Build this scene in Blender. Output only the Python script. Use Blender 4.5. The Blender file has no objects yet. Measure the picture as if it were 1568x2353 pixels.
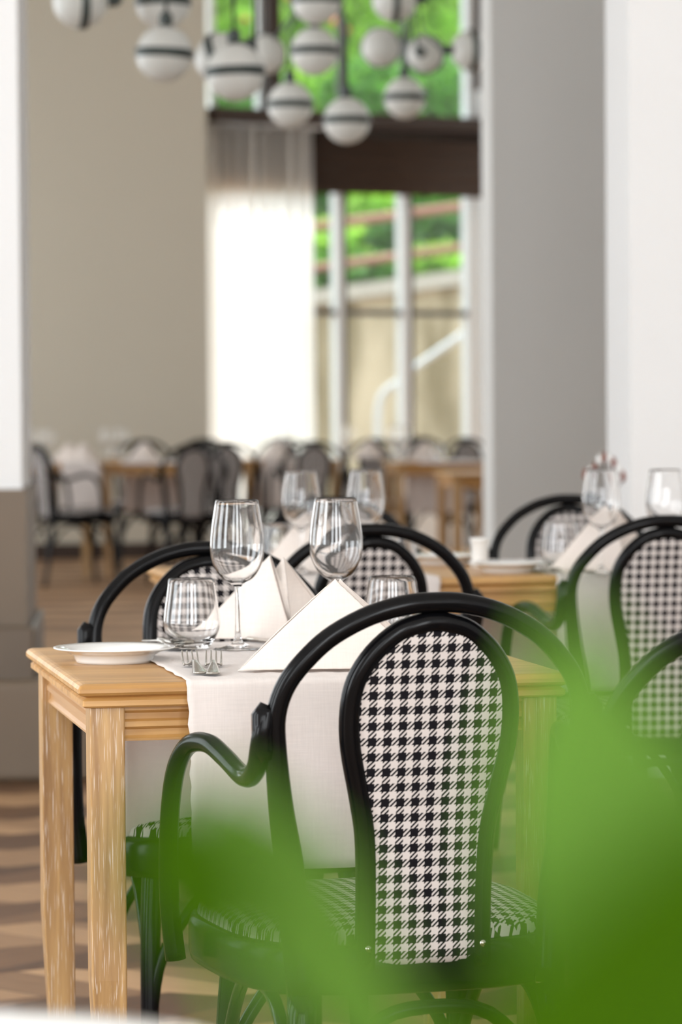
import bpy, math, random
from mathutils import Vector, Matrix
R = math.radians
random.seed(7)
SC = bpy.context.scene
COL = SC.collection

# ------------------------------------------------------------------ camera
CAM_H, F_PX, CX, CY, YH = 1.117, 7500.0, 784.0, 1176.5, 930.0
PITCH = math.atan((CY - YH) / F_PX)
ROLL = R(-0.40)
cam_d = bpy.data.cameras.new('camera')
cam = bpy.data.objects.new('camera', cam_d); COL.objects.link(cam)
cam_d.sensor_fit = 'HORIZONTAL'; cam_d.sensor_width = 24.0
cam_d.lens = F_PX / 1568.0 * 24.0
cam_d.clip_start = 0.05; cam_d.clip_end = 300
CAM_M = Matrix.Translation((0, 0, CAM_H)) @ Matrix.Rotation(math.pi/2 - PITCH, 4, 'X') @ Matrix.Rotation(ROLL, 4, 'Z')
cam.matrix_world = CAM_M
cam_d.dof.use_dof = True
cam_d.dof.focus_distance = 4.35
cam_d.dof.aperture_fstop = 5.6
cam_d.dof.aperture_blades = 0
SC.camera = cam
ROT = CAM_M.to_3x3()

def ray(px, py):
    return ROT @ Vector(((px - CX)/F_PX, -(py - CY)/F_PX, -1.0))
def at(px, py, Y):                       # point of the photo at distance Y
    d = ray(px, py); t = Y/d.y
    return Vector((d.x*t, Y, CAM_H + d.z*t))
def on(px, py, z):                       # point of the photo on the level plane z
    d = ray(px, py); t = (z - CAM_H)/d.z
    return Vector((d.x*t, d.y*t, z))

# ------------------------------------------------------------------ light, world, exposure
SC.view_settings.view_transform = 'Standard'
SC.view_settings.look = 'None'
SC.view_settings.gamma = 1.0
SC.view_settings.use_curve_mapping = False
SC.view_settings.exposure = 0.1
w = bpy.data.worlds.new('daylight'); SC.world = w; w.use_nodes = True
bg = w.node_tree.nodes['Background']
bg.inputs[0].default_value = (0.88, 0.95, 1.0, 1); bg.inputs[1].default_value = 3.0
SC.cycles.max_bounces = 14; SC.cycles.transmission_bounces = 14; SC.cycles.transparent_max_bounces = 12
SC.cycles.diffuse_bounces = 5
SC.cycles.caustics_refractive = True; SC.cycles.caustics_reflective = False
SC.cycles.sample_clamp_indirect = 6.0
SC.cycles.use_denoising = True

def area(name, loc, aim, sx, sy, power, col=(1, 1, 1)):
    l = bpy.data.lights.new(name, 'AREA'); l.shape = 'RECTANGLE'; l.size = sx; l.size_y = sy
    l.energy = power; l.color = col
    o = bpy.data.objects.new(name, l); COL.objects.link(o); o.location = loc
    o.rotation_euler = (Vector(aim) - Vector(loc)).to_track_quat('-Z', 'Y').to_euler()
    return o
sun_d = bpy.data.lights.new('sun', 'SUN'); sun_d.energy = 6; sun_d.angle = R(3); sun_d.color = (1, .96, .88)
sun = bpy.data.objects.new('sun', sun_d); COL.objects.link(sun)
sun.rotation_euler = Vector((0.22, -0.45, -1.0)).to_track_quat('-Z', 'Y').to_euler()
# area lamps for unseen windows left and behind the camera, with added far fill
LWIN = ((0.8, 170), (4.0, 80), (7.2, 26), (11.6, 40), (15.0, 46), (18.4, 46), (21.6, 28))   # left wall centres and power; far ones unseen, added to brighten the far end
BWIN = ((-2.6, 90), (0.4, 170), (3.4, 170))                       # the same along the back wall
LWIN_ = LWIN
for y, e in LWIN: area('window_and_fill_light', (-4.96, y, 2.2), (0, y, 2.0), 1.7, 3.4, e, (0.93, 0.97, 1.0))
for x, e in BWIN: area('window_and_fill_light', (x, -4.96, 2.2), (x, 5, 2.0), 1.7, 3.4, e, (.97, 0.985, 1.0))

# ------------------------------------------------------------------ materials
def new_mat(name):
    m = bpy.data.materials.new(name); m.use_nodes = True
    return m, m.node_tree, m.node_tree.nodes['Principled BSDF']
def simple(name, col, rough=0.5, metal=0.0, coat=0.0, spec=0.5, noise=0.0, nscale=8.0, bump=0.0, sheen=0.0):
    m, nt, b = new_mat(name)
    b.inputs['Base Color'].default_value = (*col, 1); b.inputs['Roughness'].default_value = rough
    b.inputs['Specular IOR Level'].default_value = spec; b.inputs['Metallic'].default_value = metal; b.inputs['Coat Weight'].default_value = coat
    if sheen: b.inputs['Sheen Weight'].default_value = sheen
    tc = nt.nodes.new('ShaderNodeTexCoord')
    if noise or bump:
        n = nt.nodes.new('ShaderNodeTexNoise'); n.inputs['Scale'].default_value = nscale; n.inputs['Detail'].default_value = 4
        nt.links.new(tc.outputs['Object'], n.inputs['Vector'])
        if noise:
            r = nt.nodes.new('ShaderNodeMapRange'); r.inputs[3].default_value = 1 - noise; r.inputs[4].default_value = 1 + noise
            nt.links.new(n.outputs['Fac'], r.inputs[0])
            x = nt.nodes.new('ShaderNodeVectorMath'); x.operation = 'SCALE'; x.inputs[0].default_value = col
            nt.links.new(r.outputs[0], x.inputs['Scale']); nt.links.new(x.outputs[0], b.inputs['Base Color'])
        if bump:
            bp = nt.nodes.new('ShaderNodeBump'); bp.inputs['Strength'].default_value = bump; bp.inputs['Distance'].default_value = .002
            nt.links.new(n.outputs['Fac'], bp.inputs['Height']); nt.links.new(bp.outputs[0], b.inputs['Normal'])
    return m

def math_node(nt, op, a, b=None):
    n = nt.nodes.new('ShaderNodeMath'); n.operation = op
    for i, v in enumerate((a, b)):
        if v is None: continue
        if isinstance(v, (int, float)): n.inputs[i].default_value = v
        else: nt.links.new(v, n.inputs[i])
    return n.outputs[0]

def houndstooth(name, period=0.019):
    m, nt, b = new_mat(name)
    uv = nt.nodes.new('ShaderNodeUVMap')
    sep = nt.nodes.new('ShaderNodeSeparateXYZ'); nt.links.new(uv.outputs[0], sep.inputs[0])
    M = lambda op, a, b=None: math_node(nt, op, a, b)
    X = M('DIVIDE', sep.outputs[0], period); Y = M('DIVIDE', sep.outputs[1], period)
    warp = M('LESS_THAN', M('FLOORED_MODULO', X, 1), .53)
    weft = M('LESS_THAN', M('FLOORED_MODULO', Y, 1), .53)
    tw = M('LESS_THAN', M('FLOORED_MODULO', M('MULTIPLY', M('SUBTRACT', X, Y), 3), 1), .5)
    f = M('ADD', M('MULTIPLY', tw, warp), M('MULTIPLY', M('SUBTRACT', 1, tw), weft))
    mx = nt.nodes.new('ShaderNodeMix'); mx.data_type = 'RGBA'
    mx.inputs[6].default_value = (.62, .57, .545, 1); mx.inputs[7].default_value = (.007, .006, .008, 1)
    nt.links.new(f, mx.inputs[0]); nt.links.new(mx.outputs[2], b.inputs['Base Color'])
    b.inputs['Roughness'].default_value = .9; b.inputs['Specular IOR Level'].default_value = .15
    return m

def wood(name, c1, c2, axis='X', scale=1.0, streak=0.0, rough=.42):
    m, nt, b = new_mat(name)
    tc = nt.nodes.new('ShaderNodeTexCoord'); mp = nt.nodes.new('ShaderNodeMapping')
    s = {'X': (2.2, 38, 38), 'Y': (38, 2.2, 38), 'Z': (38, 38, 2.2)}[axis]
    mp.inputs['Scale'].default_value = [v*scale for v in s]
    nt.links.new(tc.outputs['Object'], mp.inputs[0])
    n = nt.nodes.new('ShaderNodeTexNoise'); n.inputs['Scale'].default_value = 1; n.inputs['Detail'].default_value = 6; n.inputs['Distortion'].default_value = .6
    nt.links.new(mp.outputs[0], n.inputs['Vector'])
    cr = nt.nodes.new('ShaderNodeValToRGB'); cr.color_ramp.elements[0].position = .3; cr.color_ramp.elements[1].position = .72
    cr.color_ramp.elements[0].color = (*c1, 1); cr.color_ramp.elements[1].color = (*c2, 1)
    nt.links.new(n.outputs['Fac'], cr.inputs[0]); out = cr.outputs[0]
    if streak:
        mp2 = nt.nodes.new('ShaderNodeMapping'); s2 = {'X': (22, 640, 640), 'Y': (640, 22, 640), 'Z': (640, 640, 22)}[axis]
        mp2.inputs['Scale'].default_value = s2; nt.links.new(tc.outputs['Object'], mp2.inputs[0])
        n2 = nt.nodes.new('ShaderNodeTexNoise'); n2.inputs['Scale'].default_value = 1; n2.inputs['Detail'].default_value = 2
        nt.links.new(mp2.outputs[0], n2.inputs['Vector'])
        c2r = nt.nodes.new('ShaderNodeValToRGB'); c2r.color_ramp.elements[0].position = .58; c2r.color_ramp.elements[1].position = .70
        nt.links.new(n2.outputs['Fac'], c2r.inputs[0])
        f = math_node(nt, 'MULTIPLY', c2r.outputs[0], streak)
        mx = nt.nodes.new('ShaderNodeMix'); mx.data_type = 'RGBA'; mx.inputs[7].default_value = (.80, .70, .60, 1)
        nt.links.new(f, mx.inputs[0]); nt.links.new(out, mx.inputs[6]); out = mx.outputs[2]
    nt.links.new(out, b.inputs['Base Color']); b.inputs['Roughness'].default_value = rough
    b.inputs['Coat Weight'].default_value = .15; b.inputs['Coat Roughness'].default_value = .3
    bp = nt.nodes.new('ShaderNodeBump'); bp.inputs['Strength'].default_value = .15; bp.inputs['Distance'].default_value = .001
    nt.links.new(n.outputs['Fac'], bp.inputs['Height']); nt.links.new(bp.outputs[0], b.inputs['Normal'])
    return m

def linen(name, col):
    m, nt, b = new_mat(name)
    tc = nt.nodes.new('ShaderNodeTexCoord')
    outs = []
    for s in ((900, 60, 60), (60, 60, 900)):
        mp = nt.nodes.new('ShaderNodeMapping'); mp.inputs['Scale'].default_value = s
        nt.links.new(tc.outputs['Object'], mp.inputs[0])
        n = nt.nodes.new('ShaderNodeTexNoise'); n.inputs['Scale'].default_value = .5
        nt.links.new(mp.outputs[0], n.inputs['Vector']); outs.append(n.outputs['Fac'])
    a = math_node(nt, 'ADD', outs[0], outs[1])
    r = nt.nodes.new('ShaderNodeMapRange'); r.inputs[1].default_value = .6; r.inputs[2].default_value = 1.4
    r.inputs[3].default_value = .94; r.inputs[4].default_value = 1.05; nt.links.new(a, r.inputs[0])
    x = nt.nodes.new('ShaderNodeVectorMath'); x.operation = 'SCALE'; x.inputs[0].default_value = col
    nt.links.new(r.outputs[0], x.inputs['Scale']); nt.links.new(x.outputs[0], b.inputs['Base Color'])
    b.inputs['Roughness'].default_value = .9; b.inputs['Sheen Weight'].default_value = .1
    # thin cloth lets some light through
    tr = nt.nodes.new('ShaderNodeBsdfTranslucent'); tr.inputs[0].default_value = (*col, 1)
    ms = nt.nodes.new('ShaderNodeMixShader'); ms.inputs[0].default_value = .22
    nt.links.new(b.outputs[0], ms.inputs[1]); nt.links.new(tr.outputs[0], ms.inputs[2])
    nt.links.new(ms.outputs[0], nt.nodes['Material Output'].inputs[0])
    return m

def thin(name, col, trans, rough=.6, tcol=None, noise=0, nscale=6, spec=.5):
    m, nt, b = new_mat(name)
    b.inputs['Base Color'].default_value = (*col, 1); b.inputs['Roughness'].default_value = rough
    b.inputs['Specular IOR Level'].default_value = spec
    tr = nt.nodes.new('ShaderNodeBsdfTranslucent'); tr.inputs[0].default_value = (*(tcol or col), 1)
    ms = nt.nodes.new('ShaderNodeMixShader'); ms.inputs[0].default_value = trans
    nt.links.new(b.outputs[0], ms.inputs[1]); nt.links.new(tr.outputs[0], ms.inputs[2])
    nt.links.new(ms.outputs[0], nt.nodes['Material Output'].inputs[0])
    if noise:
        tc = nt.nodes.new('ShaderNodeTexCoord'); n = nt.nodes.new('ShaderNodeTexNoise'); n.inputs['Scale'].default_value = nscale
        nt.links.new(tc.outputs['Object'], n.inputs['Vector'])
        r = nt.nodes.new('ShaderNodeMapRange'); r.inputs[1].default_value = .3; r.inputs[2].default_value = .7
        r.inputs[3].default_value = 1 - noise; r.inputs[4].default_value = 1 + noise
        nt.links.new(n.outputs['Fac'], r.inputs[0])
        for c, tgt in ((col, b.inputs['Base Color']), (tcol or col, tr.inputs[0])):
            x = nt.nodes.new('ShaderNodeVectorMath'); x.operation = 'SCALE'; x.inputs[0].default_value = c
            nt.links.new(r.outputs[0], x.inputs['Scale']); nt.links.new(x.outputs[0], tgt)
    return m

def glass_mat(name, ior=1.46, col=(1, 1, 1)):
    m, nt, b = new_mat(name)
    b.inputs['Base Color'].default_value = (*col, 1); b.inputs['Roughness'].default_value = 0.0
    b.inputs['Transmission Weight'].default_value = 1; b.inputs['IOR'].default_value = ior
    return m

def pane_mat(name):
    m = bpy.data.materials.new(name); m.use_nodes = True; nt = m.node_tree
    nt.nodes.remove(nt.nodes['Principled BSDF'])
    t = nt.nodes.new('ShaderNodeBsdfTransparent'); t.inputs[0].default_value = (.93, .96, .95, 1)
    g = nt.nodes.new('ShaderNodeBsdfGlossy'); g.inputs['Roughness'].default_value = .02
    ms = nt.nodes.new('ShaderNodeMixShader'); ms.inputs[0].default_value = .06
    nt.links.new(t.outputs[0], ms.inputs[1]); nt.links.new(g.outputs[0], ms.inputs[2])
    nt.links.new(ms.outputs[0], nt.nodes['Material Output'].inputs[0]); return m

def floor_mat():
    m, nt, b = new_mat('herringbone_oak')
    M = lambda op, a, b=None: math_node(nt, op, a, b)
    tc = nt.nodes.new('ShaderNodeTexCoord'); sep = nt.nodes.new('ShaderNodeSeparateXYZ')
    nt.links.new(tc.outputs['Object'], sep.inputs[0]); x, y = sep.outputs[0], sep.outputs[1]
    W_, P_ = .30, .11
    tri = M('ABSOLUTE', M('SUBTRACT', M('FLOORED_MODULO', M('DIVIDE', x, P_*2), 1), .5))      # 0..0.5 saw teeth of the row edges
    yy = M('DIVIDE', M('ADD', y, M('MULTIPLY', tri, P_)), W_)
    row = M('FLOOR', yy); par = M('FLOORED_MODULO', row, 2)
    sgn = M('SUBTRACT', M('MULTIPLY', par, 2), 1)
    d = M('ADD', x, M('MULTIPLY', sgn, y))
    pl = M('FLOOR', M('DIVIDE', d, P_*2)); edge = M('FLOORED_MODULO', M('DIVIDE', d, P_*2), 1)
    cv = nt.nodes.new('ShaderNodeCombineXYZ'); nt.links.new(pl, cv.inputs[0]); nt.links.new(row, cv.inputs[1])
    wn = nt.nodes.new('ShaderNodeTexWhiteNoise'); nt.links.new(cv.outputs[0], wn.inputs[0])
    rv = nt.nodes.new('ShaderNodeCombineXYZ'); nt.links.new(row, rv.inputs[0])
    wr = nt.nodes.new('ShaderNodeTexWhiteNoise'); nt.links.new(rv.outputs[0], wr.inputs[0])
    gv = nt.nodes.new('ShaderNodeCombineXYZ')
    nt.links.new(M('MULTIPLY', d, 60), gv.inputs[0]); nt.links.new(M('MULTIPLY', M('SUBTRACT', x, M('MULTIPLY', sgn, y)), 5), gv.inputs[1])
    n = nt.nodes.new('ShaderNodeTexNoise'); n.inputs['Scale'].default_value = 1; n.inputs['Detail'].default_value = 5
    nt.links.new(gv.outputs[0], n.inputs['Vector'])
    t = M('ADD', M('ADD', M('MULTIPLY', par, .42), M('MULTIPLY', wn.outputs[0], .38)), M('MULTIPLY', n.outputs['Fac'], .25))  # every second row lighter: sheen off the grain direction painted into the colour
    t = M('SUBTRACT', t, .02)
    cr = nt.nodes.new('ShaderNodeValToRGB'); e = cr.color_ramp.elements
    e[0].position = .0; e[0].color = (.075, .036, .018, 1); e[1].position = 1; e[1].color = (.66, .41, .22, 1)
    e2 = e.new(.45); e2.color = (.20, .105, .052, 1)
    nt.links.new(t, cr.inputs[0])
    gap = M('LESS_THAN', edge, .03)
    mx = nt.nodes.new('ShaderNodeMix'); mx.data_type = 'RGBA'; mx.inputs[7].default_value = (.05, .03, .02, 1)
    nt.links.new(M('MULTIPLY', gap, .6), mx.inputs[0]); nt.links.new(cr.outputs[0], mx.inputs[6])
    nt.links.new(mx.outputs[2], b.inputs['Base Color']); b.inputs['Roughness'].default_value = .5; b.inputs['Specular IOR Level'].default_value = .3
    return m

def concrete_mat():
    m, nt, b = new_mat('stained_concrete')
    tc = nt.nodes.new('ShaderNodeTexCoord'); mp = nt.nodes.new('ShaderNodeMapping'); mp.inputs['Scale'].default_value = (2.2, 2.2, .5)
    nt.links.new(tc.outputs['Object'], mp.inputs[0])
    n = nt.nodes.new('ShaderNodeTexNoise'); n.inputs['Scale'].default_value = 1.4; n.inputs['Detail'].default_value = 6
    nt.links.new(mp.outputs[0], n.inputs['Vector'])
    cr = nt.nodes.new('ShaderNodeValToRGB'); cr.color_ramp.elements[0].position = .36; cr.color_ramp.elements[1].position = .62
    cr.color_ramp.elements[0].color = (.26, .22, .13, 1); cr.color_ramp.elements[1].color = (.66, .58, .43, 1)
    nt.links.new(n.outputs['Fac'], cr.inputs[0]); nt.links.new(cr.outputs[0], b.inputs['Base Color'])
    b.inputs['Roughness'].default_value = .9; return m

M_BLACK = simple('black_lacquered_beech', (.003, .003, .0035), .19, spec=.15)
M_HOUND = houndstooth('houndstooth_fabric')
M_OAK = wood('honey_oak_top', (.40, .20, .055), (.68, .40, .145), 'X')
M_OAKY = wood('honey_oak_side', (.42, .225, .09), (.68, .43, .21), 'Y')
M_LEG = wood('limed_oak_leg', (.29, .15, .05), (.56, .345, .135), 'Z', scale=1.6, streak=.65)
M_RUN = linen('cream_linen_runner', (.87, .81, .775))
M_NAP = linen('ivory_linen_napkin', (.93, .85, .79))
M_GLASS = glass_mat('clear_glass')
M_PORC = simple('white_porcelain', (.82, .82, .80), .12, coat=.5)
M_STEEL = simple('polished_steel', (.52, .49, .44), .18, metal=1.0)
M_WALLW = simple('white_plaster', (.86, .865, .865), .8, noise=.02, nscale=2)
M_WALLG = simple('grey_plaster', (.70, .695, .67), .85, noise=.03, nscale=2)
M_BEIGE = simple('beige_plaster', (.57, .525, .43), .85, noise=.02, nscale=1.5)
M_CEIL = simple('ceiling_paint', (.78, .78, .76), .9)
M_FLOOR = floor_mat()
M_TAUPE = simple('taupe_marble', (.17, .125, .085), .5, noise=.12, nscale=3)
M_TAUPE2 = simple('dark_taupe_marble', (.13, .095, .065), .45, noise=.15, nscale=4)
M_BROWN = simple('dark_brown_timber', (.035, .018, .010), .5)
M_SHADE = simple('brown_roman_shade', (.040, .021, .011), .9, noise=.2, nscale=20)
M_FRAMEW = simple('pale_window_frame', (.86, .90, .92), .4)
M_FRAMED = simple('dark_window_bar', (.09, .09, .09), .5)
M_CURT = thin('white_sheer_curtain', (.92, .915, .89), .85, .9)
M_PANE = pane_mat('window_glass')
M_OPAL = thin('opal_glass', (.86, .86, .82), .25, .25)
M_DMET = simple('dark_green_metal', (.07, .085, .08), .4, metal=.4)
M_CONC = concrete_mat()
M_COPE = simple('pale_concrete', (.50, .48, .43), .9, noise=.08)
M_RUST = simple('red_brown_rail', (.30, .12, .085), .6, noise=.2, nscale=3)
M_GALV = simple('galvanised_steel', (.62, .67, .72), .35, metal=.3)
M_GROUND = simple('garden_soil', (.05, .08, .02), .95, noise=.3, nscale=2)
M_FOL = [thin('light_green_foliage', (.30, .52, .06), .45, .5, (.42, .68, .09), .35, 1.5),
         thin('mid_green_foliage', (.10, .30, .035), .4, .5, (.18, .42, .05), .35, 1.5),
         thin('dark_green_foliage', (.045, .15, .025), .35, .5, (.08, .22, .03), .35, 1.5)]
M_FLOWER = simple('orange_blossom', (.85, .28, .10), .7)
M_LEAF_LIT = thin('lit_leaf', (.175, .345, .055), .55, .45, (.19, .38, .055), .06, 14, spec=.05)  # leaf in the light, its brightness painted into the colour
M_LEAF_SHADED = thin('shaded_leaf', (.052, .135, .0003), .5, .5, (.058, .155, .0002), .06, 14, spec=.04)  # leaf of the same plant in shade, the shade painted into the colour
M_STEMG = simple('green_stem', (.10, .24, .03), .5)
M_POT = simple('terracotta', (.45, .20, .11), .8, noise=.1)
M_SOIL = simple('potting_soil', (.04, .028, .02), 1)
M_RED = simple('red_brown_leaf', (.22, .06, .035), .6)
M_PAPER = simple('stone_terrace', (.62, .60, .56), .9, noise=.1)

# ------------------------------------------------------------------ mesh helpers
class MB:
    def __init__(s): s.v = []; s.f = []; s.uv = {}; s.smooth = []
    def add(s, vs, fs, smooth=True, uvs=None):
        o = len(s.v); s.v += [tuple(v) for v in vs]
        for f in fs:
            s.f.append(tuple(i + o for i in f)); s.smooth.append(smooth)
        if uvs:
            for i, u in enumerate(uvs): s.uv[o + i] = u
        return s
    def build(s, name, mat, parent=None, loc=None, rz=0):
        me = bpy.data.meshes.new(name); me.from_pydata(s.v, [], s.f); me.validate(clean_customdata=False)
        me.polygons.foreach_set('use_smooth', s.smooth[:len(me.polygons)] if len(s.smooth) >= len(me.polygons) else [True]*len(me.polygons))
        if s.uv:
            l = me.uv_layers.new(name='UVMap')
            for lp in me.loops: l.data[lp.index].uv = s.uv.get(lp.vertex_index, (0, 0))
        me.materials.append(mat); me.update()
        o = bpy.data.objects.new(name, me); COL.objects.link(o)
        if parent is not None: o.parent = parent
        if loc is not None: o.location = loc
        if rz: o.rotation_euler = (0, 0, rz)
        return o
    def box(s, a, b, M=None):
        (x0, y0, z0), (x1, y1, z1) = a, b
        vs = [(x, y, z) for z in (z0, z1) for y in (y0, y1) for x in (x0, x1)]
        if M is not None: vs = [tuple(M @ Vector(v)) for v in vs]
        return s.add(vs, [(0, 2, 3, 1), (4, 5, 7, 6), (0, 1, 5, 4), (2, 6, 7, 3), (0, 4, 6, 2), (1, 3, 7, 5)], False)
    def rings(s, rings, cap0=True, cap1=True, smooth=True, closed=True):
        n = len(rings[0]); vs = [p for r in rings for p in r]; fs = []
        for i in range(len(rings) - 1):
            for j in range(n if closed else n - 1):
                k = (j + 1) % n
                fs.append((i*n + j, i*n + k, (i+1)*n + k, (i+1)*n + j))
        if cap0: fs.append(tuple(reversed(range(n))))
        if cap1: fs.append(tuple(range((len(rings)-1)*n, len(rings)*n)))
        return s.add(vs, fs, smooth)
    def lathe(s, prof, seg=32, c=(0, 0, 0)):
        """profile of (r, z); r = 0 closes with a point"""
        vs = []; fs = []; idx = []
        for r, z in prof:
            if r < 1e-6: idx.append([len(vs)]); vs.append((c[0], c[1], c[2] + z))
            else:
                b = len(vs); idx.append(list(range(b, b + seg)))
                for k in range(seg):
                    a = 2*math.pi*k/seg; vs.append((c[0] + r*math.cos(a), c[1] + r*math.sin(a), c[2] + z))
        for A, B in zip(idx, idx[1:]):
            for k in range(seg):
                l = (k + 1) % seg
                if len(A) == 1 and len(B) == 1: continue
                if len(A) == 1: fs.append((A[0], B[l], B[k]))
                elif len(B) == 1: fs.append((A[k], A[l], B[0]))
                else: fs.append((A[k], A[l], B[l], B[k]))
        return s.add(vs, fs)
    def tube(s, pts, r, seg=12, closed=False, squash=None):
        pts = [Vector(p) for p in pts]; n = len(pts)
        rs = r if isinstance(r, (list, tuple)) else [r]*n
        T = []
        for i in range(n):
            if closed: t = pts[(i+1) % n] - pts[i-1]
            else: t = pts[min(i+1, n-1)] - pts[max(i-1, 0)]
            T.append(t.normalized())
        up = Vector((0, 0, 1)) if abs(T[0].z) < .9 else Vector((0, 1, 0))
        nrm = (up - T[0]*up.dot(T[0])).normalized(); rings = []
        for i in range(n):
            nrm = (nrm - T[i]*nrm.dot(T[i])).normalized(); bn = T[i].cross(nrm)
            rings.append([pts[i] + nrm*rs[i]*math.cos(2*math.pi*k/seg) + bn*rs[i]*math.sin(2*math.pi*k/seg) for k in range(seg)])
        if closed: rings.append(rings[0])
        return s.rings(rings, not closed, not closed)

def spline(pts, sub=6, closed=False):
    """Catmull-Rom through tuples of any length"""
    n = len(pts); out = []
    rng = range(n if closed else n - 1)
    g = (lambda i: pts[i % n]) if closed else (lambda i: pts[max(0, min(n - 1, i))])
    for i in rng:
        p0, p1, p2, p3 = g(i-1), g(i), g(i+1), g(i+2)
        for k in range(sub):
            t = k/sub
            out.append(tuple(.5*(2*b + (c - a)*t + (2*a - 5*b + 4*c - d)*t*t + (3*b - a - 3*c + d)*t**3) for a, b, c, d in zip(p0, p1, p2, p3)))
    if not closed: out.append(tuple(pts[-1]))
    return out

def tag(o, label=None, cat=None, group=None, kind=None):
    if label: o['label'] = label
    if cat: o['category'] = cat
    if group: o['group'] = group
    if kind: o['kind'] = kind
    return o
def empty(name, loc, rz=0, label=None, cat=None, group=None):
    o = bpy.data.objects.new(name, None); COL.objects.link(o); o.empty_display_size = .1
    o.location = loc; o.rotation_euler = (0, 0, rz)
    return tag(o, label, cat, group)
def copy_tree(o, parent=None):
    c = o.copy(); COL.objects.link(c); c.parent = parent
    for ch in [x for x in ALLKIDS.get(o.name, [])] : copy_tree(ch, c)
    return c
ALLKIDS = {}
def index_kids(root):
    ks = list(root.children); ALLKIDS[root.name] = ks
    for k in ks: index_kids(k)
def struct(o): o['kind'] = 'structure'; return o
def bevel(o, w, seg=2):
    m = o.modifiers.new('bevel', 'BEVEL'); m.width = w; m.segments = seg; m.limit_method = 'ANGLE'; return o

# ------------------------------------------------------------------ the room
TH = R(11.3)                                   # the room and its tables stand turned by this much
def turned(x, y, z=0, a=TH): return Matrix.Translation((x, y, z)) @ Matrix.Rotation(a, 4, 'Z')
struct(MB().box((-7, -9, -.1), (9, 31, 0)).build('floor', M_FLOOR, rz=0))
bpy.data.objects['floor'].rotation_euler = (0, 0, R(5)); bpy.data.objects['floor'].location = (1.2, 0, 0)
struct(MB().box((-8, -5, 5.3), (9, 25.0, 5.5)).build('ceiling', M_CEIL))

# side and back walls with tall openings (behind and beside the camera)
def pierced(name, a0, a1, wins, make):
    wins = [w_[0] for w_ in wins]
    m = MB(); ed = [a0] + [e for w_ in wins for e in (w_ - .9, w_ + .9)] + [a1]
    for i in range(0, len(ed), 2): make(m, ed[i], ed[i+1], 0, 5.3)
    for w_ in wins: make(m, w_ - .9, w_ + .9, 0, .45); make(m, w_ - .9, w_ + .9, 3.95, 5.3)
    return struct(m.build(name, M_WALLW))
pierced('wall_side', -5, 24, LWIN, lambda m, a, b, z0, z1: m.box((-5.3, a, z0), (-5.0, b, z1)))
pierced('wall_back', -5.3, 5.3, BWIN, lambda m, a, b, z0, z1: m.box((a, -5.3, z0), (b, -5.0, z1)))
struct(MB().box((5.0, -5, 0), (5.3, 26.5, 5.3)).build('wall_east', M_WALLW))
# beige wall far left
B0, B1 = at(-900, 930, 23.4), at(481, 930, 23.9)
def wall_between(name, A, B, z0, z1, th, mat):
    d = (B - A); L = math.hypot(d.x, d.y); a = math.atan2(d.y, d.x)
    o = MB().box((0, 0, z0), (L, th, z1)).build(name, mat, loc=(A.x, A.y, 0)); o.rotation_euler = (0, 0, a); return struct(o)
wall_between('wall_far', B0, B1, 0, 5.3, .35, M_BEIGE)
bb = wall_between('baseboard_far', B0 + Vector((0, -.02, 0)), B1 + Vector((0, -.02, 0)), 0, .12, .02, M_BROWN)
# left pillar with stone plinth
lp = at(41, 500, 9.86)
struct(MB().box((-1.4, 0, .86), (0, .8, 5.3)).build('wall_left', M_WALLW, loc=(lp.x, 9.9, 0), rz=TH*.3))
P = MB().box((-1.6, 0, 0), (0, .84, .868)).build('trim_1', M_TAUPE, loc=(at(60, 1300, 9.86).x, 9.87, 0), rz=TH*.3); struct(P)
P = bevel(MB().box((-1.6, 0, 0), (0, .9, .455)).build('trim_2', M_TAUPE2, loc=(at(80, 1500, 9.8).x, 9.80, 0), rz=TH*.3), .01); struct(P)
P = bevel(MB().box((-1.7, 0, 0), (0, .9, .30)).build('trim_3', M_TAUPE, loc=(at(208, 1650, 9.7).x, 9.70, 0), rz=TH*.3), .02, 3); struct(P)
# grey partition, its end lit from the left
g0 = at(1133, 900, 13.0)
struct(MB().box((0, 0, 0), (3.5, .17, 5.3)).build('wall_centre', M_WALLG, loc=(g0.x, 13.0, 0), rz=TH))
# near white pillar
n0 = at(1449, 900, 9.6)
struct(MB().box((0, 0, 0), (3.0, .25, 5.3)).build('wall_right', M_WALLW, loc=(n0.x, 9.6, 0), rz=TH))

# ---- window wall (turned about 30 degrees, the right end farther)
WA, WB = at(470, 930, 24.3), at(1180, 930, 25.65)
wd = (WB - WA); wd.z = 0; WLEN = wd.length; wd.normalize(); wn_ = Vector((-wd.y, wd.x, 0))
WANG = math.atan2(wd.y, wd.x)
def wpt(px, py):
    d = ray(px, py); o = Vector((0, 0, CAM_H))
    t = (WA - o).dot(wn_)/d.dot(wn_); p = o + d*t
    return (p - WA).dot(wd), p.z
def wbar(mb, px0, px1, py0, py1, d0=-.05, d1=.05):
    s0, _ = wpt(px0, (py0+py1)/2); s1, _ = wpt(px1, (py0+py1)/2); _, z0 = wpt((px0+px1)/2, py1); _, z1 = wpt((px0+px1)/2, py0)
    mb.box((s0, d0, z0), (s1, d1, z1))
def wobj(mb, name, mat, parent=None):
    if parent is not None: return mb.build(name, mat, parent)
    return mb.build(name, mat, loc=(WA.x, WA.y, 0), rz=WANG)
win = MB(); wbar(win, 597, 628, -200, 285, -.12, .05); wbar(win, 1088, 1112, -200, 210, -.12, .05)
wbar(win, 440, 1112, 268, 300, -.36, .05); wbar(win, 676, 1112, 296, 330, -.12, .05)
wbar(win, 430, 684, 296, 440, -.16, -.14)
W1 = struct(wobj(win, 'window_1', M_BROWN))
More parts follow.
